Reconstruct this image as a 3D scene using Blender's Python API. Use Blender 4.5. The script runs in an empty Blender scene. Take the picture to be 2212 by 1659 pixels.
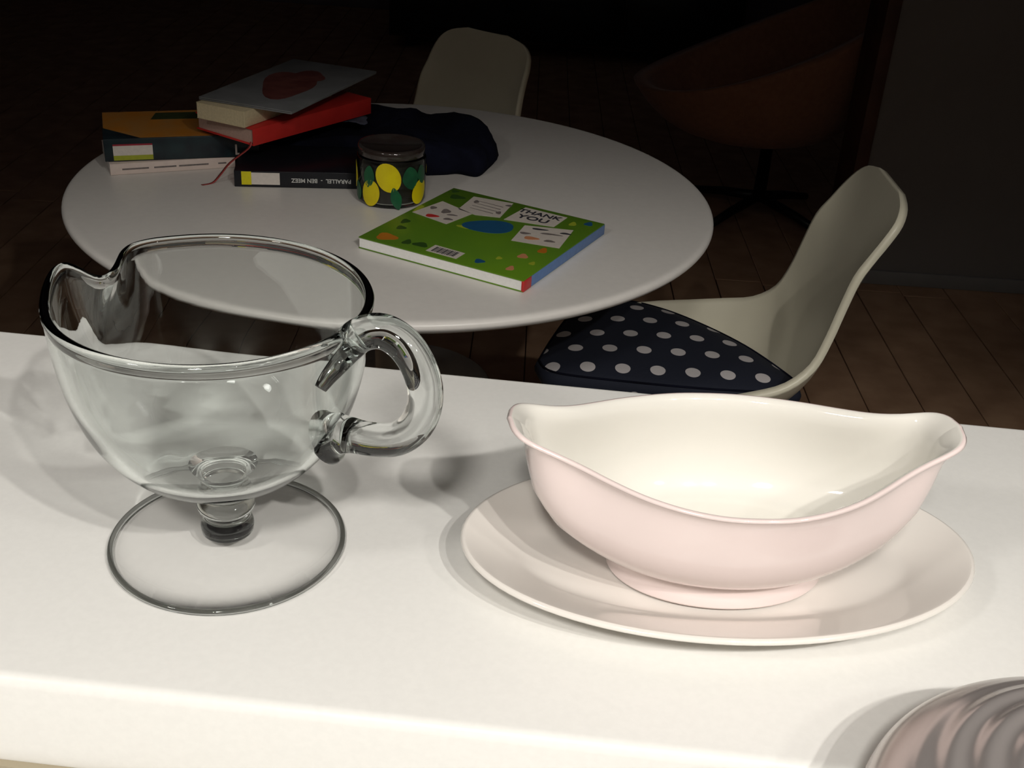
import bpy, bmesh, math, random
from mathutils import Vector, Matrix, noise
random.seed(4)
PI = math.pi
S = bpy.context.scene
COL = S.collection

# ------------------------------------------------------------------ camera
cam = bpy.data.cameras.new('camera')
cam.sensor_width = 36.0
cam.lens = 2480.0 / 2212.0 * 36.0
cam.clip_start = 0.02
cam_ob = bpy.data.objects.new('camera', cam)
COL.objects.link(cam_ob)
pitch, roll = 0.4967, 0.0678
fwd = Vector((0, math.cos(pitch), -math.sin(pitch)))
right0 = Vector((1, 0, 0))
up0 = right0.cross(fwd)
right = right0 * math.cos(roll) + up0 * math.sin(roll)
up = up0 * math.cos(roll) - right0 * math.sin(roll)
mw = Matrix((right, up, -fwd)).transposed().to_4x4()
mw.translation = Vector((0, 0, 1.333))
cam_ob.matrix_world = mw
S.camera = cam_ob

# ------------------------------------------------------------------ world, exposure
W = bpy.data.worlds.new('world')
S.world = W
W.use_nodes = True
W.node_tree.nodes['Background'].inputs[0].default_value = (1.0, 0.86, 0.92, 1)
W.node_tree.nodes['Background'].inputs[1].default_value = 0.009
S.view_settings.view_transform = 'Standard'
S.view_settings.look = 'None'
S.view_settings.gamma = 1
S.view_settings.use_curve_mapping = False
S.view_settings.exposure = -0.14


def spot(name, loc, target, power, size=65, blend=0.6, col=(1.0, 0.93, 0.83), rad=0.02, caustic=False):
    l = bpy.data.lights.new(name, 'SPOT')
    l.energy = power
    l.color = col
    l.spot_size = math.radians(size)
    l.spot_blend = blend
    l.shadow_soft_size = rad
    o = bpy.data.objects.new(name, l)
    COL.objects.link(o)
    o.location = loc
    d = Vector(target) - Vector(loc)
    o.rotation_euler = d.to_track_quat('-Z', 'Y').to_euler()
    if caustic:
        l.cycles.is_caustics_light = True
    return o


# halogen downlights in the kitchen ceiling, in front of and to the right of the bar, plus added fill spots
WARM = (1.0, 0.962, 0.905)
spot('downlight_or_fill', (0.88, -0.72, 2.36), (0.50, -0.26, 0.94), 58, 89, 0.41, WARM, 0.022, caustic=True)
spot('downlight_or_fill', (0.62, -0.80, 2.36), (0.50, -0.26, 0.94), 36, 89, 0.41, WARM, 0.022, caustic=True)
spot('downlight_or_fill', (-0.15, -0.85, 2.36), (-0.1, -0.3, 0.94), 100, 84, 0.6, WARM, 0.12, caustic=True)  # row lamp made stronger and softer to fill the shadows on the bar
spot('downlight_or_fill', (-1.25, -0.55, 2.36), (-0.5, -0.05, 0.94), 45, 84, 0.6, WARM, 0.12)  # added soft fill from the left, lifts the bar shadows
spot('downlight_or_fill', (1.45, -0.70, 2.36), (1.0, -0.30, 0.94), 26, 88, 0.6, WARM, 0.06)
spot('downlight_or_fill', (-0.6, -1.15, 2.36), (-0.6, -1.5, 0.6), 45, 110, 0.8, WARM, 0.03)  # added unseen spot washing the kitchen wall for bounce light
spot('downlight_or_fill', (0.9, -1.15, 2.36), (0.9, -1.5, 0.6), 45, 110, 0.8, WARM, 0.03)  # second added wall spot, same bounce fill

# ------------------------------------------------------------------ materials
def mat(name, col, rough=0.5, metal=0.0, spec=0.5, coat=0.0, noise_amt=0.0, nscale=20.0, bump=0.0, bscale=200.0,
        col2=None, sheen=0.0, trans=0.0, ior=1.45):
    m = bpy.data.materials.new(name)
    m.use_nodes = True
    nt = m.node_tree
    b = nt.nodes['Principled BSDF']
    b.inputs['Base Color'].default_value = (*col, 1)
    b.inputs['Roughness'].default_value = rough
    b.inputs['Metallic'].default_value = metal
    b.inputs['Specular IOR Level'].default_value = spec
    b.inputs['Coat Weight'].default_value = coat
    b.inputs['Coat Roughness'].default_value = 0.05
    b.inputs['Sheen Weight'].default_value = sheen
    b.inputs['Transmission Weight'].default_value = trans
    b.inputs['IOR'].default_value = ior
    tc = None
    if noise_amt or col2 or bump:
        tc = nt.nodes.new('ShaderNodeTexCoord')
    if noise_amt or col2:
        n = nt.nodes.new('ShaderNodeTexNoise')
        n.inputs['Scale'].default_value = nscale
        n.inputs['Detail'].default_value = 6
        nt.links.new(tc.outputs['Object'], n.inputs['Vector'])
        r = nt.nodes.new('ShaderNodeValToRGB')
        c2 = col2 or tuple(c * (1 - noise_amt) for c in col)
        r.color_ramp.elements[0].color = (*c2, 1)
        r.color_ramp.elements[1].color = (*col, 1)
        r.color_ramp.elements[0].position = 0.35
        r.color_ramp.elements[1].position = 0.65
        nt.links.new(n.outputs['Fac'], r.inputs['Fac'])
        nt.links.new(r.outputs['Color'], b.inputs['Base Color'])
    if bump:
        n2 = nt.nodes.new('ShaderNodeTexNoise')
        n2.inputs['Scale'].default_value = bscale
        n2.inputs['Detail'].default_value = 4
        nt.links.new(tc.outputs['Object'], n2.inputs['Vector'])
        bp = nt.nodes.new('ShaderNodeBump')
        bp.inputs['Strength'].default_value = bump
        bp.inputs['Distance'].default_value = 0.002
        nt.links.new(n2.outputs['Fac'], bp.inputs['Height'])
        nt.links.new(bp.outputs['Normal'], b.inputs['Normal'])
    return m


M = {}
M['quartz'] = mat('white quartz', (0.80, 0.79, 0.76), 0.32, noise_amt=0.025, nscale=260, spec=0.35)
M['lacquer'] = mat('white lacquer', (0.78, 0.77, 0.74), 0.35, noise_amt=0.02, nscale=30)
M['grout'] = mat('beige sealant', (0.36, 0.31, 0.22), 0.7, noise_amt=0.1)
M['laminate'] = mat('white tabletop laminate', (0.76, 0.73, 0.69), 0.33, noise_amt=0.03, nscale=90)
M['shell'] = mat('off white moulded shell', (0.75, 0.71, 0.56), 0.35, noise_amt=0.02, nscale=30)
M['pedestal'] = mat('white enamelled metal', (0.72, 0.71, 0.64), 0.35, noise_amt=0.02, nscale=20)
M['pink'] = mat('pale pink glaze', (0.80, 0.675, 0.65), 0.4, coat=1.0, spec=0.2, noise_amt=0.02, nscale=18)
M['cream'] = mat('ivory glaze', (0.79, 0.765, 0.705), 0.4, coat=1.0, spec=0.2, noise_amt=0.015, nscale=18)
M['china'] = mat('ivory pink saucer glaze', (0.80, 0.76, 0.71), 0.4, coat=1.0, spec=0.2, noise_amt=0.02, nscale=14)
M['chrome'] = mat('polished steel', (0.56, 0.51, 0.49), 0.22, metal=0.6, noise_amt=0.03, nscale=12)
M['wood_floor'] = mat('dark stained floorboard', (0.46, 0.29, 0.18), 0.5, col2=(0.34, 0.20, 0.12), nscale=9)
M['gap'] = mat('dark joint', (0.09, 0.055, 0.035), 0.9, noise_amt=0.2)
M['kitchenwall'] = mat('kitchen wall', (0.30, 0.28, 0.25), 0.6, noise_amt=0.03, nscale=6)
M['wall'] = mat('grey painted wall', (0.20, 0.185, 0.175), 0.8, noise_amt=0.04, nscale=6, bump=0.1)
M['wall_dark'] = mat('dark painted wall', (0.20, 0.16, 0.18), 0.85, noise_amt=0.06, nscale=5, bump=0.1)
M['ceil'] = mat('ceiling paint', (0.85, 0.84, 0.81), 0.9, noise_amt=0.02, nscale=6)
M['jamb'] = mat('reddish wood trim', (0.09, 0.035, 0.022), 0.55, noise_amt=0.3, nscale=12)
M['skirt'] = mat('grey skirting paint', (0.20, 0.195, 0.19), 0.6, noise_amt=0.05, nscale=20)
M['rust'] = mat('rust brown upholstery', (0.32, 0.15, 0.085), 0.9, noise_amt=0.15, nscale=60, bump=0.3, sheen=0.2)
M['blackmetal'] = mat('black metal', (0.02, 0.02, 0.02), 0.4, metal=0.6, noise_amt=0.1)
M['navy'] = mat('navy cloth', (0.007, 0.008, 0.018), 0.95, col2=(0.004, 0.004, 0.008), nscale=14, bump=0.5, bscale=90, spec=0.1)
M['printgrey'] = mat('faded grey print', (0.09, 0.11, 0.16), 0.9, noise_amt=0.6, nscale=60)
M['red'] = mat('red book cloth', (0.55, 0.025, 0.02), 0.45, noise_amt=0.1, nscale=40)
M['ribbon'] = mat('red ribbon', (0.35, 0.05, 0.045), 0.5, noise_amt=0.1, nscale=300)
M['paper'] = mat('book page block', (0.50, 0.34, 0.28), 0.8, noise_amt=0.12, nscale=400)
M['creampaper'] = mat('cream page block', (0.62, 0.52, 0.33), 0.8, noise_amt=0.12, nscale=300)
M['whitepaper'] = mat('white page block', (0.86, 0.85, 0.82), 0.6, noise_amt=0.05, nscale=300)
M['greycover'] = mat('pale grey book cover', (0.19, 0.195, 0.20), 0.4, col2=(0.15, 0.155, 0.155), nscale=25)
M['greyedge'] = mat('light cover edge', (0.62, 0.58, 0.52), 0.5, noise_amt=0.05, nscale=80)
M['darkcover'] = mat('dark brown cover', (0.05, 0.03, 0.03), 0.5, noise_amt=0.2, nscale=40)
M['maroonprint'] = mat('maroon print', (0.10, 0.02, 0.015), 0.5, col2=(0.16, 0.05, 0.04), nscale=40)
M['orange'] = mat('orange book cover', (0.56, 0.21, 0.02), 0.4, col2=(0.50, 0.24, 0.06), nscale=28)
M['olive'] = mat('dark olive print', (0.05, 0.07, 0.02), 0.4, noise_amt=0.3, nscale=60)
M['teal'] = mat('dark teal cover', (0.012, 0.03, 0.035), 0.35, col2=(0.008, 0.012, 0.018), nscale=30)
M['labelwhite'] = mat('white spine label', (0.72, 0.66, 0.60), 0.5, noise_amt=0.08, nscale=200)
M['labelyellow'] = mat('yellow spine label', (0.72, 0.64, 0.01), 0.5, noise_amt=0.08, nscale=200)
M['labelred'] = mat('red label stripe', (0.35, 0.02, 0.04), 0.5, noise_amt=0.08, nscale=200)
M['lime'] = mat('lime label stripe', (0.38, 0.42, 0.03), 0.5, noise_amt=0.08, nscale=200)
M['blackcover'] = mat('black book cover', (0.008, 0.009, 0.013), 0.35, noise_amt=0.2, nscale=40)
M['pinkwhite'] = mat('white paperback cover', (0.74, 0.62, 0.56), 0.5, noise_amt=0.06, nscale=90)
M['inkgrey'] = mat('grey ink', (0.20, 0.17, 0.16), 0.6, noise_amt=0.3, nscale=300)
M['inkdark'] = mat('dark ink', (0.03, 0.03, 0.04), 0.6, noise_amt=0.1)
M['inkwhite'] = mat('white ink', (0.6, 0.6, 0.58), 0.6, noise_amt=0.1)
M['green'] = mat('leaf green book cover', (0.115, 0.24, 0.012), 0.38, col2=(0.09, 0.20, 0.015), nscale=7)
M['darkgreen'] = mat('dark green print', (0.03, 0.08, 0.012), 0.4, noise_amt=0.1)
M['blueprint'] = mat('blue print', (0.015, 0.09, 0.20), 0.4, noise_amt=0.1, nscale=60)
M['bluespine'] = mat('blue book spine', (0.12, 0.22, 0.45), 0.45, noise_amt=0.12, nscale=120)
M['redprint'] = mat('red print', (0.55, 0.03, 0.03), 0.4, noise_amt=0.1)
M['orangeprint'] = mat('orange print', (0.50, 0.16, 0.015), 0.4, noise_amt=0.1)
M['salmonprint'] = mat('salmon print', (0.60, 0.25, 0.12), 0.4, noise_amt=0.1)
M['yellowprint'] = mat('yellow green print', (0.35, 0.42, 0.03), 0.4, noise_amt=0.1)
M['card'] = mat('pale card print', (0.62, 0.56, 0.50), 0.45, noise_amt=0.06, nscale=120)
M['lemon'] = mat('lemon yellow print', (0.78, 0.66, 0.005), 0.35, col2=(0.66, 0.52, 0.005), nscale=30)
M['leaf'] = mat('green leaf print', (0.012, 0.12, 0.045), 0.35, col2=(0.008, 0.06, 0.03), nscale=40)
M['jarfill'] = mat('dark jar contents', (0.025, 0.018, 0.016), 0.8, col2=(0.012, 0.009, 0.009), nscale=50)
M['jarlid'] = mat('dark translucent lid', (0.045, 0.04, 0.035), 0.12, col2=(0.03, 0.018, 0.015), nscale=30, coat=0.5)


def glass(name, col, ior=1.5):
    m = bpy.data.materials.new(name)
    m.use_nodes = True
    nt = m.node_tree
    nt.nodes.remove(nt.nodes['Principled BSDF'])
    g = nt.nodes.new('ShaderNodeBsdfGlass')
    g.inputs['Color'].default_value = (*col, 1)
    g.inputs['Roughness'].default_value = 0.0
    g.inputs['IOR'].default_value = ior
    nt.links.new(g.outputs[0], nt.nodes['Material Output'].inputs[0])
    return m


M['glass'] = glass('clear glass', (0.975, 0.99, 0.985), 1.5)


def thin_glass(name):
    """flat clear glass whose two faces are parallel: passes light straight, reflects by Fresnel"""
    m = bpy.data.materials.new(name)
    m.use_nodes = True
    nt = m.node_tree
    nt.nodes.remove(nt.nodes['Principled BSDF'])
    t = nt.nodes.new('ShaderNodeBsdfTransparent')
    t.inputs[0].default_value = (1, 1, 1, 1)
    g = nt.nodes.new('ShaderNodeBsdfGlossy')
    g.inputs['Roughness'].default_value = 0.0
    f = nt.nodes.new('ShaderNodeLayerWeight')
    f.inputs['Blend'].default_value = 0.5
    pw = nt.nodes.new('ShaderNodeMath')
    pw.operation = 'POWER'
    pw.inputs[1].default_value = 5.0
    nt.links.new(f.outputs['Facing'], pw.inputs[0])
    ma = nt.nodes.new('ShaderNodeMath')
    ma.operation = 'MULTIPLY_ADD'
    ma.inputs[1].default_value = 0.96
    ma.inputs[2].default_value = 0.04
    nt.links.new(pw.outputs[0], ma.inputs[0])
    mx = nt.nodes.new('ShaderNodeMixShader')
    nt.links.new(ma.outputs[0], mx.inputs[0])
    nt.links.new(t.outputs[0], mx.inputs[1])
    nt.links.new(g.outputs[0], mx.inputs[2])
    nt.links.new(mx.outputs[0], nt.nodes['Material Output'].inputs[0])
    return m


M['thinglass'] = thin_glass('flat clear glass')
M['jarglass'] = glass('clear plastic', (0.93, 0.95, 0.93), 1.4)


def dot_mat():
    """navy cotton printed with a staggered grid of white dots (flat print)"""
    m = mat('navy polka dot cotton', (0.012, 0.016, 0.03), 0.85, bump=0.2, bscale=300)
    nt = m.node_tree
    b = nt.nodes['Principled BSDF']
    tc = nt.nodes.new('ShaderNodeTexCoord')
    sep = nt.nodes.new('ShaderNodeSeparateXYZ')
    nt.links.new(tc.outputs['Object'], sep.inputs[0])

    def mth(op, a, bb=None, c=None):
        n = nt.nodes.new('ShaderNodeMath')
        n.operation = op
        for i, v in enumerate((a, bb, c)):
            if v is None:
                continue
            if isinstance(v, (int, float)):
                n.inputs[i].default_value = v
            else:
                nt.links.new(v, n.inputs[i])
        return n.outputs[0]
    # lattice a=(.057,0), b=(.038,.060) around (DX,DY)
    x = mth('SUBTRACT', sep.outputs['X'], DOT0[0])
    y = mth('SUBTRACT', sep.outputs['Y'], DOT0[1])
    # the vertical skirt of the cushion: depth continues the pattern downwards
    zz = mth('SUBTRACT', sep.outputs['Z'], DOT0[2])
    zz = mth('MINIMUM', zz, 0.0)
    y = mth('ADD', y, mth('MULTIPLY', zz, 0.9))
    v = mth('DIVIDE', y, 0.060)
    u = mth('DIVIDE', mth('SUBTRACT', x, mth('MULTIPLY', v, 0.038)), 0.057)
    fu = mth('SUBTRACT', u, mth('ROUND', u))
    fv = mth('SUBTRACT', v, mth('ROUND', v))
    dx = mth('ADD', mth('MULTIPLY', fu, 0.057), mth('MULTIPLY', fv, 0.038))
    dy = mth('MULTIPLY', fv, 0.060)
    d = mth('SQRT', mth('ADD', mth('MULTIPLY', dx, dx), mth('MULTIPLY', dy, dy)))
    k = mth('LESS_THAN', d, 0.0125)
    mix = nt.nodes.new('ShaderNodeMix')
    mix.data_type = 'RGBA'
    nt.links.new(k, mix.inputs['Factor'])
    mix.inputs['A'].default_value = (0.010, 0.013, 0.026, 1)
    mix.inputs['B'].default_value = (0.55, 0.52, 0.52, 1)
    nt.links.new(mix.outputs['Result'], b.inputs['Base Color'])
    return m


# ------------------------------------------------------------------ helpers
def obj(name, verts, faces, m, parent=None, smooth=True, mats=None, fm=None, sharp=None, merge=0.0, recalc=True):
    me = bpy.data.meshes.new(name)
    me.from_pydata([tuple(v) for v in verts], [], faces)
    me.update()
    o = bpy.data.objects.new(name, me)
    COL.objects.link(o)
    for mm in (mats or [m]):
        me.materials.append(mm)
    if fm:
        me.polygons.foreach_set('material_index', fm)
    bm = bmesh.new()
    bm.from_mesh(me)
    if merge:
        bmesh.ops.remove_doubles(bm, verts=bm.verts, dist=merge)
    if recalc:
        bmesh.ops.recalc_face_normals(bm, faces=bm.faces)
    bm.to_mesh(me)
    bm.free()
    if smooth:
        me.polygons.foreach_set('use_smooth', [True] * len(me.polygons))
        if sharp:
            try:
                me.set_sharp_from_angle(angle=math.radians(sharp))
            except Exception:
                pass
    if parent is not None:
        o.parent = parent
    return o


def thing(name, label, cat, loc=(0, 0, 0), rz=0.0, group=None):
    o = bpy.data.objects.new(name, None)
    COL.objects.link(o)
    o.empty_display_size = 0.05
    o.location = loc
    o.rotation_euler = (0, 0, rz)
    o['label'] = label
    o['category'] = cat
    if group:
        o['group'] = group
    return o


def lathe(prof, n=64, cx=0.0, cy=0.0):
    """profile [(r,z)...]; r==0 ends close at the axis"""
    V, F = [], []
    rings = []
    for r, z in prof:
        if r < 1e-6:
            rings.append([len(V)])
            V.append((cx, cy, z))
        else:
            rings.append(list(range(len(V), len(V) + n)))
            for k in range(n):
                a = 2 * PI * k / n
                V.append((cx + r * math.cos(a), cy + r * math.sin(a), z))
    for A, B in zip(rings, rings[1:]):
        for k in range(n):
            k2 = (k + 1) % n
            if len(A) == 1 and len(B) == 1:
                continue
            if len(A) == 1:
                F.append((A[0], B[k], B[k2]))
            elif len(B) == 1:
                F.append((A[k], B[0], A[k2]))
            else:
                F.append((A[k], B[k], B[k2], A[k2]))
    return V, F


def rings_mesh(rings, close_first=False, close_last=False):
    V, F = [], []
    n = len(rings[0])
    for r in rings:
        V += [tuple(p) for p in r]
    for i in range(len(rings) - 1):
        for k in range(n):
            k2 = (k + 1) % n
            F.append((i * n + k, i * n + k2, (i + 1) * n + k2, (i + 1) * n + k))
    for flag, i in ((close_first, 0), (close_last, len(rings) - 1)):
        if flag:
            c = [sum(p[j] for p in rings[i]) / n for j in range(3)]
            V.append(tuple(c))
            ci = len(V) - 1
            for k in range(n):
                F.append((i * n + k, i * n + (k + 1) % n, ci))
    return V, F


def box_bm(x0, x1, y0, y1, z0, z1, bev=0.0, seg=2):
    bm = bmesh.new()
    bmesh.ops.create_cube(bm, size=1.0)
    for v in bm.verts:
        v.co = Vector(((x0 + x1) / 2 + v.co.x * (x1 - x0), (y0 + y1) / 2 + v.co.y * (y1 - y0), (z0 + z1) / 2 + v.co.z * (z1 - z0)))
    if bev:
        bmesh.ops.bevel(bm, geom=bm.edges[:], offset=bev, segments=seg, affect='EDGES', profile=0.5)
    return bm


def box(name, dims, m, parent=None, bev=0.0, seg=2, xf=None):
    bm = box_bm(*dims, bev=bev, seg=seg)
    if xf is not None:
        bmesh.ops.transform(bm, matrix=xf, verts=bm.verts)
    bmesh.ops.recalc_face_normals(bm, faces=bm.faces)
    me = bpy.data.meshes.new(name)
    bm.to_mesh(me)
    bm.free()
    me.materials.append(m)
    if bev:
        me.polygons.foreach_set('use_smooth', [True] * len(me.polygons))
        me.set_sharp_from_angle(angle=math.radians(40))
    o = bpy.data.objects.new(name, me)
    COL.objects.link(o)
    if parent is not None:
        o.parent = parent
    return o


def cr(pts, n):
    """Catmull-Rom resample of a list of tuples, n segments per span"""
    out = []
    P = [pts[0]] + list(pts) + [pts[-1]]
    for i in range(1, len(P) - 2):
        p0, p1, p2, p3 = P[i - 1], P[i], P[i + 1], P[i + 2]
        for k in range(n):
            t = k / n
            out.append(tuple(0.5 * ((2 * b) + (-a + c) * t + (2 * a - 5 * b + 4 * c - d) * t * t + (-a + 3 * b - 3 * c + d) * t ** 3)
                             for a, b, c, d in zip(p0, p1, p2, p3)))
    out.append(tuple(pts[-1]))
    return out


def tube(path, rad, n=20, cap=True):
    """path list of Vectors; rad list or number; parallel-transport frames"""
    path = [Vector(p) for p in path]
    R = rad if isinstance(rad, (list, tuple)) else [rad] * len(path)
    t0 = (path[1] - path[0]).normalized()
    nrm = t0.orthogonal().normalized()
    rings = []
    for i, p in enumerate(path):
        a = path[max(0, i - 1)]
        b = path[min(len(path) - 1, i + 1)]
        t = (b - a).normalized()
        nrm = (nrm - t * nrm.dot(t)).normalized()
        bn = t.cross(nrm)
        rings.append([p + (nrm * math.cos(2 * PI * k / n) + bn * math.sin(2 * PI * k / n)) * R[i] for k in range(n)])
    return rings_mesh(rings, cap, cap)


def interp(tab, x):
    if x <= tab[0][0]:
        return tab[0][1]
    for (a, b), (c, d) in zip(tab, tab[1:]):
        if x <= c:
            return b + (d - b) * (x - a) / (c - a)
    return tab[-1][1]


def flat_poly(name, pts, z, m, parent, th=0.0004):
    """thin printed patch lying on a surface (local coordinates)"""
    n = len(pts)
    V = [(p[0], p[1], z) for p in pts] + [(p[0], p[1], z + th) for p in pts]
    F = [tuple(range(n, 2 * n)), tuple(reversed(range(n)))] + [(k, (k + 1) % n, n + (k + 1) % n, n + k) for k in range(n)]
    return obj(name, V, F, m, parent, smooth=False)


def ell(cx, cy, a, b, rot=0.0, n=20, wob=0.0):
    o = []
    for k in range(n):
        t = 2 * PI * k / n
        w = 1 + wob * math.sin(3 * t + cx * 40)
        x, y = a * w * math.cos(t), b * w * math.sin(t)
        o.append((cx + x * math.cos(rot) - y * math.sin(rot), cy + x * math.sin(rot) + y * math.cos(rot)))
    return o


def text(name, body, size, m, parent, loc, rot=(0, 0, 0), ext=0.0003, align='CENTER', sx=1.0):
    c = bpy.data.curves.new(name, 'FONT')
    c.body = body
    c.size = size
    c.extrude = ext
    c.offset = size * .02
    c.align_x = align
    c.align_y = 'CENTER'
    t = bpy.data.objects.new(name, c)
    COL.objects.link(t)
    dg = bpy.context.evaluated_depsgraph_get()
    me = bpy.data.meshes.new_from_object(t.evaluated_get(dg))
    bpy.data.objects.remove(t)
    me.materials.clear()
    me.materials.append(m)
    o = bpy.data.objects.new(name, me)
    COL.objects.link(o)
    o.parent = parent
    o.location = loc
    o.rotation_euler = rot
    o.scale = (sx, 1, 1)
    return o


def copy_tree(o, parent=None, skip=()):
    c = o.copy()
    COL.objects.link(c)
    c.parent = parent
    for ch in [x for x in bpy.data.objects if x.parent == o]:
        if ch.name.split('.')[0] in skip:
            continue
        copy_tree(ch, c, skip)
    return c


def struct(o):
    o['kind'] = 'structure'
    return o


CT, TB = 0.94, 0.73      # bar top, table top

# ------------------------------------------------------------------ room shell
fl = struct(box('floor', (-3.2, 3.2, -1.65, 7.0, -0.12, -0.006), M['gap']))
# boards: run away from the bar, each one a piece of the floor
board_me = {}
bw = 0.14
rowx = -3.19
i = 0
while rowx < 3.1:
    y = 0.45 - (i * 0.37) % 1.1
    while y < 6.98:
        L = (1.25, 1.6, 1.9)[(i + int(y * 10)) % 3]
        y1 = min(y + L, 6.98)
        y0 = max(y, 0.45)
        if y1 - y0 > 0.05:
            key = round(y1 - y0, 3)
            if key not in board_me:
                b = box('floorboard', (0, bw - 0.0025, 0, key - 0.003, -0.012, 0.0), M['wood_floor'], fl, bev=0.0012, seg=1)
                board_me[key] = b.data
            else:
                b = bpy.data.objects.new('floorboard', board_me[key])
                COL.objects.link(b)
                b.parent = fl
            b.location = (rowx, y0, 0)
        y = y + L
    rowx += bw
    i += 1

struct(box('ceiling', (-3.3, 3.3, -1.75, 0.95, 2.40, 2.5), M['ceil']))
struct(box('wall_left', (-3.3, -3.2, -1.75, 7.1, -0.12, 2.4), M['wall_dark']))
struct(box('wall_right', (3.2, 3.3, -1.75, 7.1, -0.12, 2.4), M['wall_dark']))
struct(box('wall_back', (-3.2, 3.2, 7.0, 7.1, -0.12, 2.4), M['wall_dark']))
struct(box('wall_front', (-3.2, 3.2, -1.75, -1.65, -0.12, 2.4), M['kitchenwall']))
# side wall return to the right of the chairs, with skirting and a wooden jamb at its end
struct(box('wall_partition', (0.985, 3.2, 3.262, 3.40, -0.006, 2.4), M['wall']))
struct(box('baseboard_partition', (0.985, 3.2, 3.250, 3.262, 0.0, 0.045), M['skirt'], bev=0.004))
struct(box('trim_1', (0.945, 0.985, 3.25, 3.43, 0.0, 2.4), M['jamb'], bev=0.006))

# ------------------------------------------------------------------ bar
ANG = -0.0591
RB = Matrix.Rotation(ANG, 4, 'Z')
bar = thing('bar_counter', 'long white quartz bar top across the foreground under both gravy boats', 'counter', (0, 0, 0), ANG)
# raised slab: rounded long edges
D0, D1, TH = 0.387, 0.733, 0.056


def slab(name, y0, y1, z0, z1, r, m, parent, x0=-1.6, x1=1.6):
    sec = []
    for (cx, cz, a0) in ((y1 - r, z1 - r, 0), (y0 + r, z1 - r, 90), (y0 + r * .4, z0 + r * .4, 180), (y1 - r * .4, z0 + r * .4, 270)):
        rr = r if a0 < 180 else r * .4
        for k in range(7):
            a = math.radians(a0 + 15 * k)
            sec.append((cx + rr * math.cos(a), cz + rr * math.sin(a)))
    rings = [[(x, y, z) for y, z in sec] for x in (x0, x1)]
    V, F = rings_mesh(rings, True, True)
    return obj(name, V, F, m, parent, smooth=True, sharp=50)


slab('worktop', D0, D1, CT - TH, CT, 0.006, M['quartz'], bar)
box('sealant_joint', (-1.6, 1.6, D0 - 0.004, D0 + 0.02, CT - TH - 0.002, CT - TH + 0.0015), M['grout'], bar)
cab = thing('bar_cabinet', 'white cabinet carcass that carries the white bar top', 'cabinet', (0, 0, 0), ANG)
box('carcass', (-1.6, 1.6, D0 + 0.02, D1 - 0.03, 0.0, CT - TH - 0.003), M['lacquer'], cab, bev=0.003)
for k in range(4):
    box('back_panel', (-1.6 + k * 0.8 + 0.003, -0.8 + k * 0.8 - 0.003, D1 - 0.029, D1 - 0.012, 0.1, CT - TH - 0.004), M['lacquer'], cab, bev=0.002)
low = thing('kitchen_worktop', 'white lower kitchen worktop along the bottom left edge below the bar step', 'worktop', (0, 0, 0), ANG)
slab('worktop', D0 - 0.62, D0 + 0.019, CT - TH - 0.043, CT - TH - 0.003, 0.004, M['quartz'], low)
bc = thing('base_cabinet', 'white kitchen base cabinets under the lower worktop', 'cabinet', (0, 0, 0), ANG)
box('carcass', (-1.6, 1.6, D0 - 0.57, D0 + 0.018, 0.1, CT - TH - 0.045), M['lacquer'], bc)
box('plinth', (-1.6, 1.6, D0 - 0.52, D0 + 0.018, -0.004, 0.099), M['lacquer'], bc)
for k in range(5):
    box('door', (-1.6 + k * .64 + .002, -1.6 + (k + 1) * .64 - .002, D0 - 0.59, D0 - 0.571, 0.1, CT - TH - 0.05), M['lacquer'], bc, bev=0.002)

# ------------------------------------------------------------------ glass gravy boat
GX, GY = -0.152, 0.5176
gl = thing('gravy_boat', 'clear glass footed gravy boat with looped handle and pinched spout', 'gravy boat', (GX, GY, CT))
N = 256
RIM = [(0, .0800, .1515), (60, .0797, .1515), (112, .0805, .1520), (128, .0815, .1522), (136, .0805, .1520), (142, .0765, .1515), (147, .0715, .1508), (151, .0680, .1500), (155, .0660, .1488),
       (159, .0658, .1474), (162, .0675, .1472), (164.5, .0712, .1490), (167, .0768, .1535), (170, .0802, .1562), (174, .0814, .1566), (180, .0814, .1555), (188, .0806, .1535), (197, .0798, .1520),
       (212, .0794, .1515), (300, .0795, .1515), (360, .0800, .1515)]
RIMD = cr(RIM, 8)


def rim_rz(az):
    az %= 360
    for a, b in zip(RIMD, RIMD[1:]):
        if a[0] <= az <= b[0]:
            t = (az - a[0]) / max(1e-9, b[0] - a[0])
            return a[1] + (b[1] - a[1]) * t, a[2] + (b[2] - a[2]) * t
    return RIM[0][1:]


# bowl profile (outer up, over the lip, inner down); stored as (r, z)
outer = cr([(.0190, .0470), (.0300, .0490), (.0440, .0560), (.0570, .0685), (.0665, .0840), (.0735, .1040), (.0775, .1260), (.0793, .1470)], 5)
inner = cr([(.0756, .1470), (.0738, .1260), (.0698, .1045), (.0625, .0850), (.0530, .0700), (.0400, .0590), (.0240, .0535), (.0100, .0525)], 5)
lip = [(.0799, .1488), (.0800, .1504), (.0792, .1520), (.0776, .1527), (.0760, .1521), (.0751, .1505), (.0751, .1488)]
prof = outer + lip + inner
rings = []
for r, z in prof:
    w = max(0.0, min(1.0, (z - .085) / .062)) ** 1.8
    ring = []
    for k in range(N):
        az = 360.0 * k / N
        rr, rz = rim_rz(az)
        R_ = r + (rr - .0795) * w
        Z_ = z + (rz - .1515) * w
        a = math.radians(az)
        ring.append((R_ * math.cos(a), R_ * math.sin(a), Z_))
    rings.append(ring)
V, F = rings_mesh(rings, False, True)
bowl = obj('bowl', V, F, M['glass'], gl, recalc=False)
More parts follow.
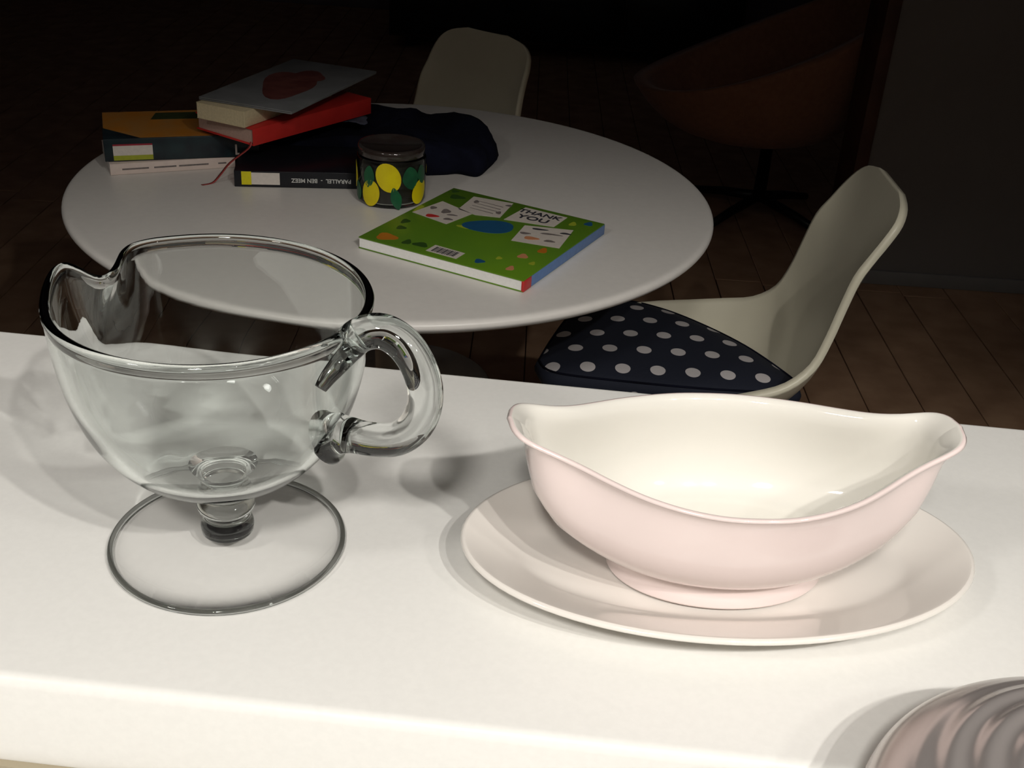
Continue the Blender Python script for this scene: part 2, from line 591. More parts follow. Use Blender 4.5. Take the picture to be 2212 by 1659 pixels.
stem_p = [(.0190, .0470), (.0172, .0440), (.0145, .0395), (.0128, .0355), (.0122, .0335), (.0135, .0318), (.0152, .0295), (.0158, .0270), (.0152, .0245), (.0135, .0222),
          (.0122, .0205), (.0126, .0190), (.0138, .0165), (.0145, .0135), (.0142, .0110), (.0140, .0095)]
stem_p = cr(stem_p, 2) + [(.0132, .0088), (0, .0086)]
V, F = lathe(stem_p, N)
stem = obj('stem', V, F, M['glass'], gl, recalc=False)
foot_p = [(0, .0080)] + cr([(.0132, .0080), (.0155, .0074), (.0220, .0062), (.0400, .0046), (.0600, .0034), (.0622, .0033)], 4) + [(.0622, .0012), (.0400, .0018), (0, .0022)]
V, F = lathe(foot_p, N)
foot = obj('foot', V, F, M['thinglass'], gl)
edge = [(.0630 + .0018 * math.cos(2 * PI * k / 14), .0023 + .0018 * math.sin(2 * PI * k / 14)) for k in range(15)]
V, F = lathe(edge, N)
foot_edge = obj('foot_edge', V, F, M['glass'], gl, merge=1e-5)
# lathe vs rings start angle agree (k=0 at +x), so bowl, stem and foot meet vertex to vertex
HA = math.radians(-20)
hp = [(.0700, .1330), (.0765, .1420), (.0850, .1500), (.0955, .1535), (.1065, .1495), (.1150, .1385), (.1185, .1240), (.1145, .1085), (.1040, .0970),
      (.0895, .0925), (.0770, .0915), (.0690, .0895), (.0645, .0870)]
hp = cr(hp, 5)
path = [Vector((r * math.cos(HA), r * math.sin(HA), z)) for r, z in hp]
rad = []
for i in range(len(path)):
    t = i / (len(path) - 1)
    r = .0086
    if t < .12:
        r = .0056 + .0030 * t / .12
    if t > .78:
        r = .0086 + .0060 * ((t - .78) / .22) ** 1.5
    rad.append(r)
V, F = tube(path, rad, 28)
handle = obj('handle', V, F, M['glass'], gl)
# drawn out tongue of glass where the handle is laid onto the bowl wall
tp = cr([(.0782, -37.5, .1350), (.0788, -34, .1400), (.0795, -29, .1445), (.0800, -24, .1475), (.0815, -20, .1500), (.0840, -18, .1530)], 5)
path = [Vector((r * math.cos(math.radians(a)), r * math.sin(math.radians(a)), z - .006)) for r, a, z in tp]
rad = [.0022 + .0042 * math.sin(PI * min(1, .15 + .85 * i / (len(path) - 1)) * .6) for i in range(len(path))]
V, F = tube(path, rad, 20)
tongue = obj('handle_tongue', V, F, M['glass'], gl)
for o in (bowl, stem, foot_edge, handle, tongue):
    o.cycles.is_caustics_caster = True

# ------------------------------------------------------------------ pink gravy boat on its saucer
BX, BY, BR = 0.118, 0.5165, math.radians(4.8)
sc = thing('saucer', 'oval ivory pink glazed saucer under the pink gravy boat', 'saucer', (BX + .002, BY + .0045, CT), BR)
NS = 96
SA, SB = .1430, .0835
#  (inset from rim, z)
sp = [(0.0, .0195), (.0006, .0208), (.0020, .0214), (.0040, .0208), (.0160, .0155), (.0290, .0100), (.0360, .0072), (.0440, .0064), (.0600, .0068)]
sp2 = [(.0600, .0022), (.0480, .0020), (.0440, .0006), (.0410, .0006), (.0380, .0036), (.0280, .0062), (.0160, .0110), (.0050, .0168), (.0008, .0184)]
loop = cr(sp, 3) + cr(sp2, 3)


def oval(inset, z, a=SA, b=SB):
    aa, bb = a - inset, b - inset
    return [(aa * math.cos(2 * PI * k / NS), bb * math.sin(2 * PI * k / NS), z) for k in range(NS)]


rr_ = [oval(i_, z_) for i_, z_ in loop]
nt_ = len(cr(sp, 3))
top = rr_[:nt_]
bot = rr_[nt_:]
V, F = rings_mesh(top, False, True)
V2, F2 = rings_mesh([bot[i] for i in range(len(bot))] + [top[0]], True, False)
off = len(V)
saucer = obj('dish', V + V2, F + [tuple(i + off for i in f) for f in F2], M['china'], sc, merge=1e-5)

bt = thing('gravy_boat', 'double lipped gravy boat, pale pink outside and ivory inside, on the saucer', 'gravy boat', (BX, BY, CT), BR)
WT = [(0, 1), (.15, .985), (.3, .91), (.45, .79), (.58, .64), (.7, .49), (.8, .40), (.88, .35), (.93, .31), (.965, .25), (.988, .155), (1, 0)]
HL = [(0, .0575), (.10, .0760), (.28, .0945), (.48, .1045), (.68, .1085), (.84, .1105), (.93, .1135), (1, .1200)]
HW = [(0, .0375), (.10, .0470), (.28, .0550), (.48, .0590), (.68, .0603), (.84, .0608), (.93, .0615), (1, .0640)]
NB = 160
ZR0 = .0215


def smooth_tab(tab, x):
    e = .03
    return sum(interp(tab, min(1, max(0, x + d))) for d in (-e, -e / 2, 0, e / 2, e)) / 5 if 0.001 < x < .97 else interp(tab, x)


def wl(t):
    return interp(WT, t)


def boat_ring(f, inset=0.0, dz=0.0):
    L, Wd = smooth_tab(HL, f), smooth_tab(HW, f)
    k_ = max(0.0, f) ** 1.3
    pts = []
    for k in range(NB):
        u = 2 * PI * k / NB
        c, s = math.cos(u), math.sin(u)
        t = abs(c)
        ws = sum(wl(min(1, abs(math.cos(u + d)))) for d in (-.06, -.03, 0, .03, .06)) / 5
        if t > .985:
            ws = wl(t) * .5 + ws * .5 * min(1, abs(s) / .17)
        e = abs(s)
        yy = Wd * (e * (1 - k_) + ws * k_) * (1 if s >= 0 else -1)
        xx = L * c
        zr = .0815 + .0175 * t ** 2.4 + (.0015 if c > 0 else 0) * t ** 4
        z = ZR0 + (zr - ZR0) * f + dz
        n = Vector((xx / (L * L), yy / (Wd * Wd), 0))
        if n.length > 0:
            n.normalize()
        pts.append([xx - n.x * inset, yy - n.y * inset, z])
    return pts


T_ = .0042
fs = [0, .04, .09, .15, .22, .3, .4, .5, .6, .7, .78, .85, .9, .94, .97, .985]
outer_r = [boat_ring(f) for f in fs]
rim_r = [boat_ring(1.0, .0000, -.0006), boat_ring(1.0, .0010, .0006), boat_ring(1.0, .0024, .0008), boat_ring(1.0, .0036, .0000)]
inner_r = [boat_ring(f, T_) for f in reversed(fs[2:])]
inner_r += [boat_ring(0.07, T_ + .006), boat_ring(0.055, T_ + .02), boat_ring(0.05, T_ + .032)]
allr = outer_r + rim_r + inner_r
V, F = rings_mesh(allr, True, True)
fm = []
cut = (len(outer_r) + 2) * NB
for f in F:
    fm.append(1 if min(f) >= cut and max(f) != len(V) - 2 else 0)
boat = obj('bowl', V, F, None, bt, mats=[M['pink'], M['cream']], fm=fm)
# foot ring
fr = []
for a, b, z in ((.0560, .0360, .0235), (.0585, .0385, .0215), (.0578, .0376, .0185), (.0580, .0378, .0135), (.0600, .0398, .0100), (.0594, .0392, .0086), (.0560, .0358, .0086), (.0550, .0348, .0110), (.0545, .0344, .0230)):
    fr.append([(a * math.cos(2 * PI * k / NS), b * math.sin(2 * PI * k / NS), z) for k in range(NS)])
V, F = rings_mesh(fr, False, False)
obj('foot_ring', V, F, M['pink'], bt)

# ------------------------------------------------------------------ chrome kettle at the lower right
kt = thing('kettle', 'polished steel kettle with ribbed domed lid, cut off at the bottom right corner', 'kettle', (0.255, 0.311, CT - TH - .003))
body = cr([(.0, .0), (.050, .0), (.054, .003), (.0560, .020), (.0560, .050), (.0600, .0615), (.0720, .0680), (.0900, .0735), (.1020, .0770), (.1050, .0790)], 4)
V, F = lathe(body, 96)
obj('body', V, F, M['chrome'], kt)
dome = []
for i in range(161):
    t = i / 160 * (PI / 2)
    r = .1045 * math.cos(t)
    z = .0795 + .0465 * math.sin(t)
    w = .0011 * math.sin((.1045 - r) / .0130 * 2 * PI) * min(1, max(0, (.088 - r) * 70)) * min(1, r * 60)
    dome.append((r, z + w))
dome = [(.1050, .0790)] + dome[:-1] + [(0, .1260)]
V, F = lathe(dome, 128)
obj('lid', V, F, M['chrome'], kt)
V, F = lathe([(0, .1255), (.007, .1258), (.006, .131), (.011, .136), (.012, .142), (.008, .146), (0, .147)], 32)
obj('lid_knob', V, F, M['blackmetal'], kt)

# ------------------------------------------------------------------ tulip table
TX, TY = -0.2027, 1.7413
tt = thing('dining_table', 'round white pedestal dining table behind the bar', 'table', (TX, TY, 0))
top_p = cr([(0, .700), (.30, .700), (.44, .703), (.478, .707), (.492, .713), (.4985, .719), (.4995, .7235), (.4975, .7275), (.4920, .7298), (.480, .7300)], 4) + [(.2, .73), (0, .73)]
top_p[0] = (0, .700)
V, F = lathe([p if p[0] > 1e-4 else (0, p[1]) for p in top_p], 160)
obj('tabletop', V, F, M['laminate'], tt)
ped = cr([(.0, .0005), (.262, .0005), (.268, .004), (.262, .009), (.20, .020), (.13, .038), (.075, .072), (.048, .130), (.036, .230), (.033, .360), (.037, .500), (.055, .620), (.095, .680), (.150, .6990)], 5)
ped[0] = (0, .0005)
V, F = lathe(ped, 72)
obj('pedestal', V, F, M['pedestal'], tt)

# ------------------------------------------------------------------ shell chairs
# local frame: chair faces -x, floor at z=0, centre of seat near the origin
DOT0 = (0, 0, 0)
CHX, CHY = 0.292, 1.752
# sections: (x centre, z centre, x rim, z rim, half width)
SEC = [(-.236, .398, -.226, .402, .100), (-.232, .404, -.215, .414, .140), (-.218, .405, -.196, .430, .166), (-.17, .402, -.15, .450, .182), (-.08, .396, -.06, .468, .192), (0.0, .392, .02, .480, .190),
       (.08, .394, .085, .492, .182), (.135, .412, .135, .505, .170), (.172, .450, .172, .535, .158), (.196, .505, .190, .580, .150), (.212, .565, .202, .630, .146), (.226, .622, .215, .680, .143),
       (.240, .672, .232, .710, .138), (.254, .714, .249, .738, .134), (.267, .752, .265, .763, .124), (.276, .777, .275, .781, .099), (.281, .790, .281, .7905, .056)]


def shell_pt(sec, t):
    xc, zc, xr, zr, hw = sec
    k = abs(t) ** 2.6
    return Vector((xc + (xr - xc) * k, hw * math.sin(t * PI / 2) if False else hw * t * (1.06 - .06 * t * t), zc + (zr - zc) * k))


def make_chair(label):
    t = thing('dining_chair', label, 'chair', (CHX, CHY, 0), 0.0, 'white shell chairs around the table')
    secs = cr(SEC, 3)
    cols = [-1, -.97, -.92, -.84, -.72, -.58, -.42, -.25, -.08, .08, .25, .42, .58, .72, .84, .92, .97, 1]
    nx = len(cols)
    V = []
    for s in secs:
        for c in cols:
            V.append(shell_pt(s, c))
    F = []
    for i in range(len(secs) - 1):
        for j in range(nx - 1):
            F.append((i * nx + j, i * nx + j + 1, (i + 1) * nx + j + 1, (i + 1) * nx + j))
    sh = obj('shell', V, F, M['shell'], t)
    so = sh.modifiers.new('solid', 'SOLIDIFY')
    so.thickness = .013
    so.offset = 0
    V, F = lathe([(0, .0005), (.205, .0005), (.210, .004), (.204, .008), (.15, .018), (.09, .034), (.05, .066), (.030, .12), (.023, .20), (.024, .28), (.038, .345), (.075, .378), (.11, .388)], 56)
    obj('pedestal', V, F, M['pedestal'], t)
    return t


chair = make_chair('white shell dining chair at the right of the table with a polka dot cushion')
far = copy_tree(chair)
far['label'] = 'white shell dining chair behind the far edge of the round table'
far.location = (-0.262, 2.425, 0)
far.rotation_euler = (0, 0, math.radians(56))

# cushion: a separate thing lying in the right-hand chair
DOT0 = (0.1397 - 0.25, 1.8103 - 1.80, 0.020)
M['dots'] = dot_mat()
cu = thing('seat_cushion', 'navy seat cushion with white polka dots on the right-hand chair', 'cushion', (0.25, 1.766, 0.450))
outl = cr([(.036, 1.715), (.058, 1.80), (.090, 1.90), (.130, 1.965), (.195, 1.985), (.262, 1.960), (.330, 1.905), (.400, 1.825), (.452, 1.735), (.468, 1.690),
           (.450, 1.662), (.33, 1.652), (.16, 1.660), (.060, 1.675), (.036, 1.715)], 6)[:-1]
ccx, ccy = .25, 1.79
rings = []
for sc_, z in ((.80, -.046), (.90, -.034), (.97, -.014), (1.0, .000), (1.005, .008), (.99, .016), (.96, .020), (.90, .024), (.75, .029), (.5, .033), (.25, .035)):
    rings.append([((x - ccx) * sc_ + ccx - .25, (y - ccy) * sc_ + ccy - 1.80, z) for x, y in outl])
V, F = rings_mesh(rings, True, True)
obj('pad', V, F, M['dots'], cu)
pth = [((x - ccx) * .975 + ccx - .25, (y - ccy) * .975 + ccy - 1.80, .0195) for x, y in outl]
V, F = tube(pth + [pth[0]], .0018, 8, False)
obj('piping', V, F, M['navy'], cu)

# ------------------------------------------------------------------ dark armchair at the back right
ac = thing('armchair', 'rust brown upholstered tub armchair in the dark at the back right', 'armchair', (0.80, 3.79, 0))
NA = 64


def tub(f, ins=0.0):
    pts = []
    for k in range(NA):
        a = 2 * PI * k / NA
        c, s = math.cos(a), math.sin(a)
        # rim: low front lip on the left (-x), high back on the right (+x)
        rx, ry = .47 - ins, .36 - ins
        X = rx * c
        Y = ry * s
        h = (1 + c) / 2
        rz = .44 + .40 * h ** 1.3
        bx, by, bz = -.06 + .07 * c, .09 * s, .28
        g = f ** .55
        x = bx + (X - bx) * g
        yv = by + (Y - by) * g
        z = bz + ins * .8 + (rz - bz - ins * .8) * (f ** 1.7)
        pts.append((x, yv, z))
    return pts


ro = [tub(f) for f in (0, .08, .18, .3, .42, .55, .68, .8, .9, .97, 1)]
ri = [tub(f, .05) for f in (1, .97, .9, .8, .68, .55, .42, .3, .18, .08)]
V, F = rings_mesh(ro + ri, True, True)
obj('shell', V, F, M['rust'], ac)
V, F = lathe([(0, .06), (.022, .06), (.020, .27), (.10, .285), (0, .285)], 20)
obj('stem', V, F, M['blackmetal'], ac)
for k in range(4):
    a = PI / 4 + k * PI / 2
    V, F = tube([Vector((.0, .0, .075)), Vector((.15 * math.cos(a), .15 * math.sin(a), .05)), Vector((.30 * math.cos(a), .30 * math.sin(a), .015))], [.018, .015, .012], 10)
    obj('leg', V, F, M['blackmetal'], ac)

# low dark cabinet with a glass-fronted screen at the far end of the room
tv = thing('media_cabinet', 'low dark media cabinet at the far back of the unlit room', 'cabinet', (0.15, 6.2, 0))
box('body', (-.9, .9, -.2, .25, .06, .52), M['darkcover'], tv, bev=.004)
for k in range(3):
    box('door', (-.89 + k * .595, -.305 + k * .595, -.218, -.201, .08, .50), M['blackcover'], tv, bev=.003)
for sx in (-.8, .8):
    for sy in (-.12, .18):
        box('leg', (sx - .02, sx + .02, sy - .02, sy + .02, 0, .059), M['blackmetal'], tv)

# ------------------------------------------------------------------ things on the table
# --- green children's book
A0 = math.radians(-26.3)
gb = thing('picture_book', 'green picture book with printed thank you cards and a blue spine lying on the table', 'book', (-0.224, 1.475, TB), A0)
LU, LV, GT = .2565, .2560, .0165
box('page_block', (.001, LU - .003, .001, LV - .001, .0018, GT - .0012), M['whitepaper'], gb)
box('back_cover', (0, LU, 0, LV, .0003, .0017), M['green'], gb, bev=.0004)
box('front_cover', (0, LU, 0, LV, GT - .0012, GT + .0004), M['green'], gb, bev=.0004)
sp_ = box('spine', (LU - .003, LU + .0008, .022, LV, .0008, GT - .0008), M['bluespine'], gb, bev=.0006)
box('spine_label', (LU - .003, LU + .0010, 0, .0218, .0006, GT - .0006), M['redprint'], gb, bev=.0006)['label'] = 'red square at the end of the blue spine'
zt = GT + .0004


def quad(name, pts, m, dz=0.0, label=None):
    o = flat_poly(name, pts, zt + dz, m, gb, .0003)
    if label:
        o['label'] = label
    return o


c1 = quad('printed_card', [(.007, .126), (.018, .193), (.081, .173), (.072, .114)], M['card'])
c2 = quad('printed_card', [(.054, .178), (.045, .240), (.108, .250), (.121, .184), (.086, .172)], M['card'])
c3 = quad('printed_card', [(.129, .181), (.131, .246), (.201, .245), (.202, .198)], M['card'], label='card print reading THANK YOU')
c4 = quad('printed_card', [(.165, .178), (.231, .203), (.245, .128), (.177, .114)], M['card'], .0001)
flat_poly('printed_blob', ell(.126, .143, .037, .025, .5, 28, .07), zt, M['blueprint'], gb, .0003)
bcd = quad('barcode_label', [(.101, .012), (.101, .037), (.149, .035), (.149, .011)], M['card'])
for k in range(14):
    x0 = .107 + k * .0026
    flat_poly('bar_print', [(x0, .015), (x0 + (.0012 if k % 3 else .0019), .015), (x0 + (.0012 if k % 3 else .0019), .032), (x0, .032)], zt + .0003, M['inkdark'], gb, .0002)
# sketchy writing and motifs on the cards
text('lettering', 'THANK', .019, M['inkdark'], gb, (.163, .230, zt + .0005), (0, 0, .02), sx=1.05)
text('lettering', 'YOU', .021, M['inkdark'], gb, (.163, .208, zt + .0005), (0, 0, .05), sx=1.1)
rnd = random.Random(2)
for cx_, cy_, w_, h_, n_ in ((.083, .226, .042, .003, 1), (.083, .215, .045, .003, 1), (.084, .204, .043, .003, 1), (.085, .193, .040, .003, 1)):
    flat_poly('writing_line', [(cx_ - w_ / 2, cy_), (cx_ + w_ / 2, cy_ - .002), (cx_ + w_ / 2, cy_ - .001 + h_ * .4), (cx_ - w_ / 2, cy_ + h_ * .4)], zt + .0003, M['inkgrey'], gb, .0002)
for px_, py_, a_, b_, m_ in ((.038, .130, .010, .006, 'redprint'), (.045, .158, .007, .009, 'inkgrey'), (.060, .150, .008, .003, 'inkgrey'), (.064, .132, .007, .004, 'inkgrey'), (.022, .160, .005, .006, 'inkgrey'),
                             (.190, .176, .012, .003, 'inkdark'), (.212, .168, .016, .003, 'inkgrey'), (.196, .138, .011, .006, 'salmonprint'), (.222, .143, .008, .004, 'inkgrey'), (.180, .150, .008, .004, 'inkgrey'),
                             (.228, .183, .008, .003, 'inkdark'),
                             (.060, .222, .004, .006, 'inkgrey'), (.108, .236, .005, .004, 'inkgrey'), (.110, .200, .004, .006, 'inkgrey')):
    flat_poly('small_print', ell(px_, py_, a_, b_, .3, 14, .15), zt + .0004, M[m_], gb, .0002)
for px_, py_, a_, b_, m_ in ((.031, .023, .015, .0125, 'orangeprint'), (.178, .023, .007, .007, 'blueprint'), (.194, .048, .004, .005, 'yellowprint'), (.239, .058, .004, .006, 'yellowprint'),
                             (.217, .073, .007, .008, 'salmonprint'), (.223, .026, .005, .008, 'salmonprint'), (.230, .107, .006, .010, 'orangeprint'), (.219, .226, .005, .008, 'yellowprint'),
                             (.006, .145, .004, .016, 'yellowprint'), (.019, .089, .006, .009, 'darkgreen'), (.028, .064, .007, .007, 'darkgreen'), (.064, .023, .006, .009, 'darkgreen'),
                             (.084, .026, .011, .008, 'darkgreen'), (.010, .243, .006, .006, 'darkgreen'), (.026, .222, .012, .009, 'darkgreen'), (.097, .121, .010, .006, 'yellowprint'), (.238, .240, .006, .008, 'blueprint')):
    flat_poly('small_print', ell(px_, py_, a_, b_, .1, 16, .18), zt, M[m_], gb, .0002)

# --- jar with printed lemons
JX, JY, JR, JH = -0.2050, 1.6840, .0525, .0880
jr = thing('jar', 'clear jar with dark lid and printed lemons and leaves beside the green book', 'jar', (JX, JY, TB))
bodyp = [(0, .0006), (.046, .0006), (.0510, .003), (JR, .008), (JR, .070), (.0505, .0735), (.0485, .0735), (.0497, .070), (.0497, .009), (.047, .006), (0, .006)]
V, F = lathe(bodyp, 72)
obj('body', V, F, M['jarglass'], jr)
V, F = lathe([(0, .0065), (.0462, .0065), (.0488, .010), (.0488, .062), (.044, .064), (0, .066)], 60)
obj('contents', V, F, M['jarfill'], jr)
V, F = lathe([(.0488, .0735), (.0500, .0740), (.0508, .0750), (.0508, .0850), (.0490, .0875), (.0450, .0880), (.0440, .0862), (.0, .0860)], 72)
obj('lid', V, F, M['jarlid'], jr)


def wrap(name, cz, ca, a, b, rot, m, sq=2.0, n=26, tip=0.0):
    """a printed shape wrapped on the jar wall; ca in degrees"""
    outl = []
    for k in range(n):
        t = 2 * PI * k / n
        x = a * math.copysign(abs(math.cos(t)) ** (2 / sq), math.cos(t))
        y = b * math.copysign(abs(math.sin(t)) ** (2 / sq), math.sin(t))
        y *= 1 + tip * (abs(math.sin(t)) ** 6)
        outl.append((x * math.cos(rot) - y * math.sin(rot), x * math.sin(rot) + y * math.cos(rot)))
    V, F = [], []
    r0 = JR + .0004
    fr_ = (1, .66, .33)
    for f in fr_:
        for x, y in outl:
            an = math.radians(ca) + f * x / r0
            V.append((r0 * math.cos(an), r0 * math.sin(an), cz + f * y))
    V.append((r0 * math.cos(math.radians(ca)), r0 * math.sin(math.radians(ca)), cz))
    for i in range(2):
        for k in range(n):
            k2 = (k + 1) % n
            F.append((i * n + k, i * n + k2, (i + 1) * n + k2, (i + 1) * n + k))
    for k in range(n):
        F.append((2 * n + k, 2 * n + (k + 1) % n, 3 * n))
    o = obj(name, V, F, m, jr, smooth=False)
    so = o.modifiers.new('s', 'SOLIDIFY')
    so.thickness = .0004
    so.offset = 1
    return o


# the side towards the camera is about -83 degrees
wrap('lemon_print', .0500, -88, .0185, .0230, .45, M['lemon'])
wrap('lemon_print', .0230, -119, .0155, .0205, -.15, M['lemon'])
wrap('lemon_print', .0240, -30, .0150, .0195, -.45, M['lemon'])
wrap('lemon_print', .0400, -172, .0145, .0200, .2, M['lemon'])
wrap('lemon_print', .0450, 30, .0150, .0200, .2, M['lemon'])
wrap('lemon_print', .0260, 100, .0150, .0200, -.3, M['lemon'])
wrap('leaf_print', .0480, -122, .0100, .0170, -.1, M['leaf'], 1.6)
wrap('leaf_print', .0480, -50, .0140, .0180, .15, M['leaf'], 1.6)
wrap('leaf_print', .0180, -75, .0085, .0180, .25, M['leaf'], 1.5)
wrap('leaf_print', .0500, -25, .0100, .0150, .2, M['leaf'], 1.6)
wrap('leaf_print', .0200, -150, .0090, .0150, .2, M['leaf'], 1.6)


def book(name, label, loc, rz, L, Wd, T, cover, pages, soft=False, spine_side='front', cat='book', tilt=None):
    """local: x along the spine (front edge, y=0), y away from the viewer"""
    t = thing(name, label, cat, loc, rz)
    if tilt:
        t.rotation_euler = (tilt[0], tilt[1], rz)
    c = .0006 if soft else .0022
    in_ = .0006 if soft else .003
    box('bottom_cover', (0, L, 0, Wd, .0002, .0002 + c), cover, t, bev=.0002 if soft else .0006)
    box('top_cover', (0, L, 0, Wd, T - c, T), cover, t, bev=.0002 if soft else .0006)
    box('page_block', (in_, L - in_, .002, Wd - in_, .0003 + c, T - c - .0001), pages, t)
    box('spine', (0, L, -.0008, .0019, .0004, T - .0002), cover, t, bev=.0007)
    return t


# --- white paperback at the bottom of the left stack
wp = book('book', 'white paperback at the bottom of the left stack of two books', (-0.6440, 1.7020, TB), math.radians(24.5), .192, .130, .0180, M['pinkwhite'], M['whitepaper'], True)
for k, (x0, x1) in enumerate(((.018, .058), (.066, .100), (.104, .150), (.165, .178))):
    V = [(x0, -.0010, .0075), (x1, -.0010, .0075), (x1, -.0010, .0100), (x0, -.0010, .0100)]
    obj('spine_print', V + [(a, b + .0003, c) for a, b, c in V], [(0, 1, 2, 3), (7, 6, 5, 4), (0, 4, 5, 1), (1, 5, 6, 2), (2, 6, 7, 3), (3, 7, 4, 0)], M['inkgrey'], wp, smooth=False)

# --- orange and dark library book above it
lb = book('book', 'thick library book with orange cover and dark teal spine on the white paperback', (-0.6530, 1.7100, TB + .0185), math.radians(20.0), .236, .150, .0360, M['teal'], M['paper'])
zt2 = .0360
flat_poly('cover_print', [(.001, .060), (.055, .002), (.235, .002), (.235, .149), (.001, .149)], zt2, M['orange'], lb, .0003)['label'] = 'orange cover art'
flat_poly('title_print', [(.075, .100), (.230, .095), (.230, .138), (.085, .138)], zt2 + .0003, M['olive'], lb, .0002)


def spine_label(name, x0, x1, z0, z1, m, parent, y=-.0011):
    return box(name, (x0, x1, y, y + .0004, z0, z1), m, parent)


spine_label('spine_label', .013, .072, .0020, .0250, M['labelwhite'], lb)
spine_label('label_stripe', .013, .072, .0020, .0095, M['lime'], lb, -.0014)
spine_label('label_stripe', .013, .072, .0250, .0275, M['labelred'], lb, -.0014)
spine_label('publisher_mark', .198, .201, .0060, .0210, M['labelwhite'], lb)
spine_label('publisher_mark', .198, .220, .0040, .0070, M['labelwhite'], lb, -.0012)

# --- black library paperback in the middle
bb = book('book', 'black library book with yellow and white spine label left of the jar', (-0.4480, 1.6900, TB), math.radians(8.0), .205, .135, .0260, M['blackcover'], M['paper'])
spine_label('spine_label', .0110, .0260, .0040, .0250, M['labelyellow'], bb)
spine_label('spine_label', .0260, .0690, .0045, .0235, M['labelwhite'], bb)
text('lettering', 'PARALLEL  -  BEN MEEZ', .0090, M['inkwhite'], bb, (.0705 + .062, -.0012, .0125), (PI / 2, PI, 0), sx=.98)

# --- navy bag lying behind jar and under the red book
bg = thing('cloth_bag', 'crumpled navy cloth bag behind the jar and black book', 'bag', (-0.24, 1.90, TB))
cols_, rows_ = 72, 40
outl = cr([(-.185, -.045), (-.12, -.045), (-.035, -.050), (.010, -.095), (.060, -.100), (.105, -.088), (.128, -.078), (.160, -.086), (.176, -.040), (.186, .010), (.176, .050), (.150, .075), (.128, .100), (.100, .082),
           (.040, .090), (-.030, .120), (-.100, .165), (-.170, .170), (-.200, .110), (-.205, .040), (-.200, -.030), (-.185, -.045)], 5)[:-1]
rings = []
for q, zz in ((1.0, .0008), (1.02, .010), (1.0, .030), (.93, .045), (.82, .053), (.66, .056), (.48, .056), (.30, .055), (.14, .054)):
    ring = []
    for x, y in outl:
        px_, py_ = x * q - .02 * (1 - q), y * q
        h = zz
        nz = noise.noise(Vector((px_ * 14, py_ * 14, zz * 6)))
        nz2 = noise.noise(Vector((px_ * 35, py_ * 35, 3.0)))
        if zz > .005:
            h = zz * (1 + .30 * nz + .12 * nz2)
            px_ += .006 * nz2
            py_ += .006 * nz
        # a tied peak on the far right
        d = math.hypot(px_ - .118, py_ - .062)
        h += .020 * math.exp(-(d / .022) ** 2) if zz > .02 else 0
        # the left part is thin where the books press on it
        k = max(0.0, min(1.0, (px_ + .13) / .12))
        lim = .028 + .020 * k + (.012 if py_ > .02 or px_ > .02 else 0)
        h = min(h, lim + .006 * nz)
        ring.append((px_, py_, max(h, .0006)))
    rings.append(ring)
V, F = rings_mesh(rings, True, True)
obj('fabric', V, F, M['navy'], bg)
flat_poly('faded_print', ell(-.085, -.015, .022, .016, .4, 18, .3), .0585, M['printgrey'], bg, .0008)
flat_poly('faded_print', ell(-.045, -.010, .016, .022, .1, 18, .3), .0595, M['printgrey'], bg, .0008)

# --- red book with ribbon
rb = book('book', 'red hardback with a ribbon marker lying across the navy bag', (-0.4185, 1.7020, TB + .0620), math.radians(56.5), .268, .128, .0270, M['red'], M['paper'])
# ribbon hangs from the near short end down to the table
pr_ = [(-.001, .004, .006), (-.006, .006, -.004), (-.022, .030, -.028), (-.030, .046, -.050), (-.040, .052, -.0610), (-.058, .056, -.0612)]
pc = cr(pr_, 4)
V, F = [], []
for i, (x, y, z) in enumerate(pc):
    V += [(x, y - .0022, z), (x, y + .0022, z), (x, y + .0022, z + .0006), (x, y - .0022, z + .0006)]
for i in range(len(pc) - 1):
    for k in range(4):
        F.append((i * 4 + k, i * 4 + (k + 1) % 4, i * 4 + 4 + (k + 1) % 4, i * 4 + 4 + k))
obj('ribbon', V, F, M['ribbon'], rb)

# --- cream paged book on the red one
cb = book('book', 'cream paged book lying between the red hardback and the grey picture book', (-0.4310, 1.7020, TB + .0895), math.radians(66), .235, .090, .0250, M['creampaper'], M['creampaper'], True)
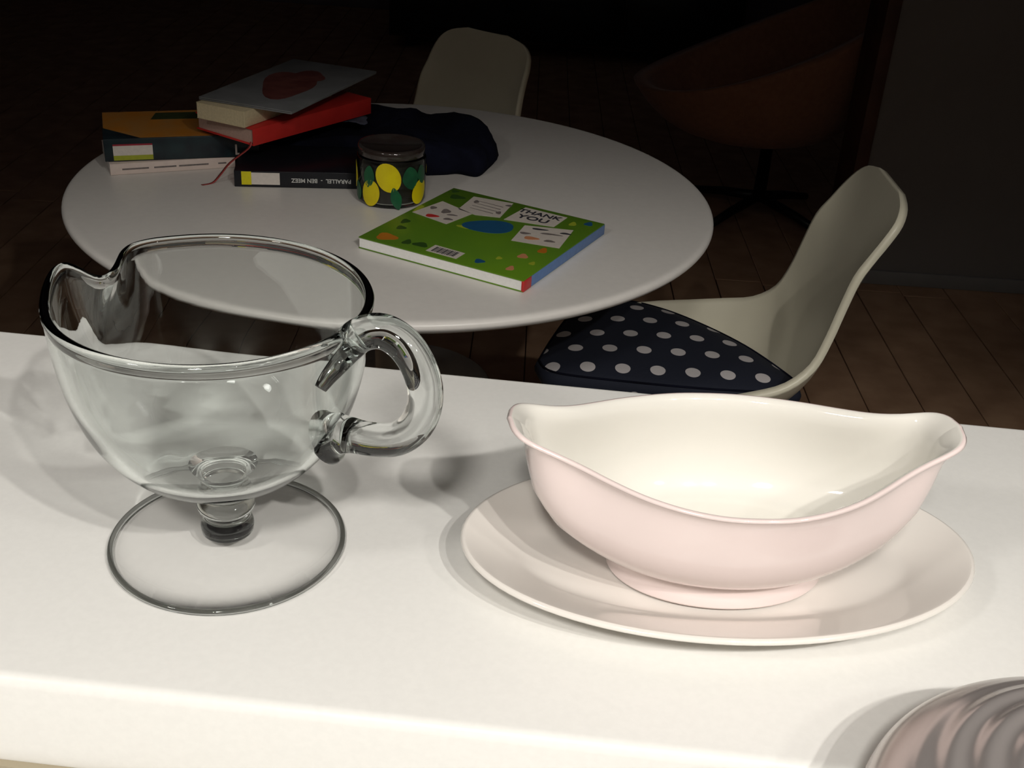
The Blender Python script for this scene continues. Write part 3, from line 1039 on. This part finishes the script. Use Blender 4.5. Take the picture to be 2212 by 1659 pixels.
# --- thin grey picture book on top
pb = book('picture_book', 'thin pale grey picture book with maroon illustration on top of the red book', (-0.3590, 1.7020, TB + .1150), math.radians(72.5), .297, .160, .0050, M['greycover'], M['greyedge'])
flat_poly('illustration', ell(.135, .082, .085, .042, .35, 26, .12), .0051, M['maroonprint'], pb, .0003)
flat_poly('illustration', ell(.200, .080, .034, .030, .3, 20, .15), .0054, M['maroonprint'], pb, .0003)

for o in bpy.data.objects:
    if o.name.startswith('worktop') or o.name.startswith('dish') or o.name.startswith('tabletop'):
        o.cycles.is_caustics_receiver = True

# ------------------------------------------------------------------ sub-parts: small pieces belong to the part they sit on
def base_name(o):
    return o.name.split('.')[0]


def kids(t, n=None):
    return [o for o in bpy.data.objects if o.parent == t and (n is None or base_name(o) == n)]


def put_under(child, part):
    child.parent = part


fc = kids(gb, 'front_cover')[0]
for o in kids(gb, 'bar_print'):
    put_under(o, bcd)
for o in kids(gb, 'lettering'):
    put_under(o, c3)
for o in kids(gb, 'writing_line'):
    put_under(o, c2)
cards = {c: (sum(v.co.x for v in c.data.vertices) / len(c.data.vertices), sum(v.co.y for v in c.data.vertices) / len(c.data.vertices)) for c in (c1, c2, c3, c4)}
for o in kids(gb, 'small_print'):
    n_ = len(o.data.vertices)
    mx_, my_ = sum(v.co.x for v in o.data.vertices) / n_, sum(v.co.y for v in o.data.vertices) / n_
    best = min(cards, key=lambda c: math.hypot(cards[c][0] - mx_, cards[c][1] - my_))
    put_under(o, best if math.hypot(cards[best][0] - mx_, cards[best][1] - my_) < .036 else fc)
put_under(kids(gb, 'printed_blob')[0], fc)
for o in kids(lb, 'label_stripe'):
    put_under(o, kids(lb, 'spine_label')[0])
for o in kids(lb, 'title_print'):
    put_under(o, kids(lb, 'cover_print')[0])
for o in kids(bb, 'lettering') + kids(bb, 'spine_label'):
    put_under(o, kids(bb, 'spine')[0])
for o in kids(wp, 'spine_print'):
    put_under(o, kids(wp, 'spine')[0])
for o in kids(pb, 'illustration'):
    put_under(o, kids(pb, 'top_cover')[0])
put_under(kids(kt, 'lid_knob')[0], kids(kt, 'lid')[0])
for o in kids(bg, 'faded_print'):
    put_under(o, kids(bg, 'fabric')[0])
put_under(tongue, handle)
put_under(foot_edge, foot)
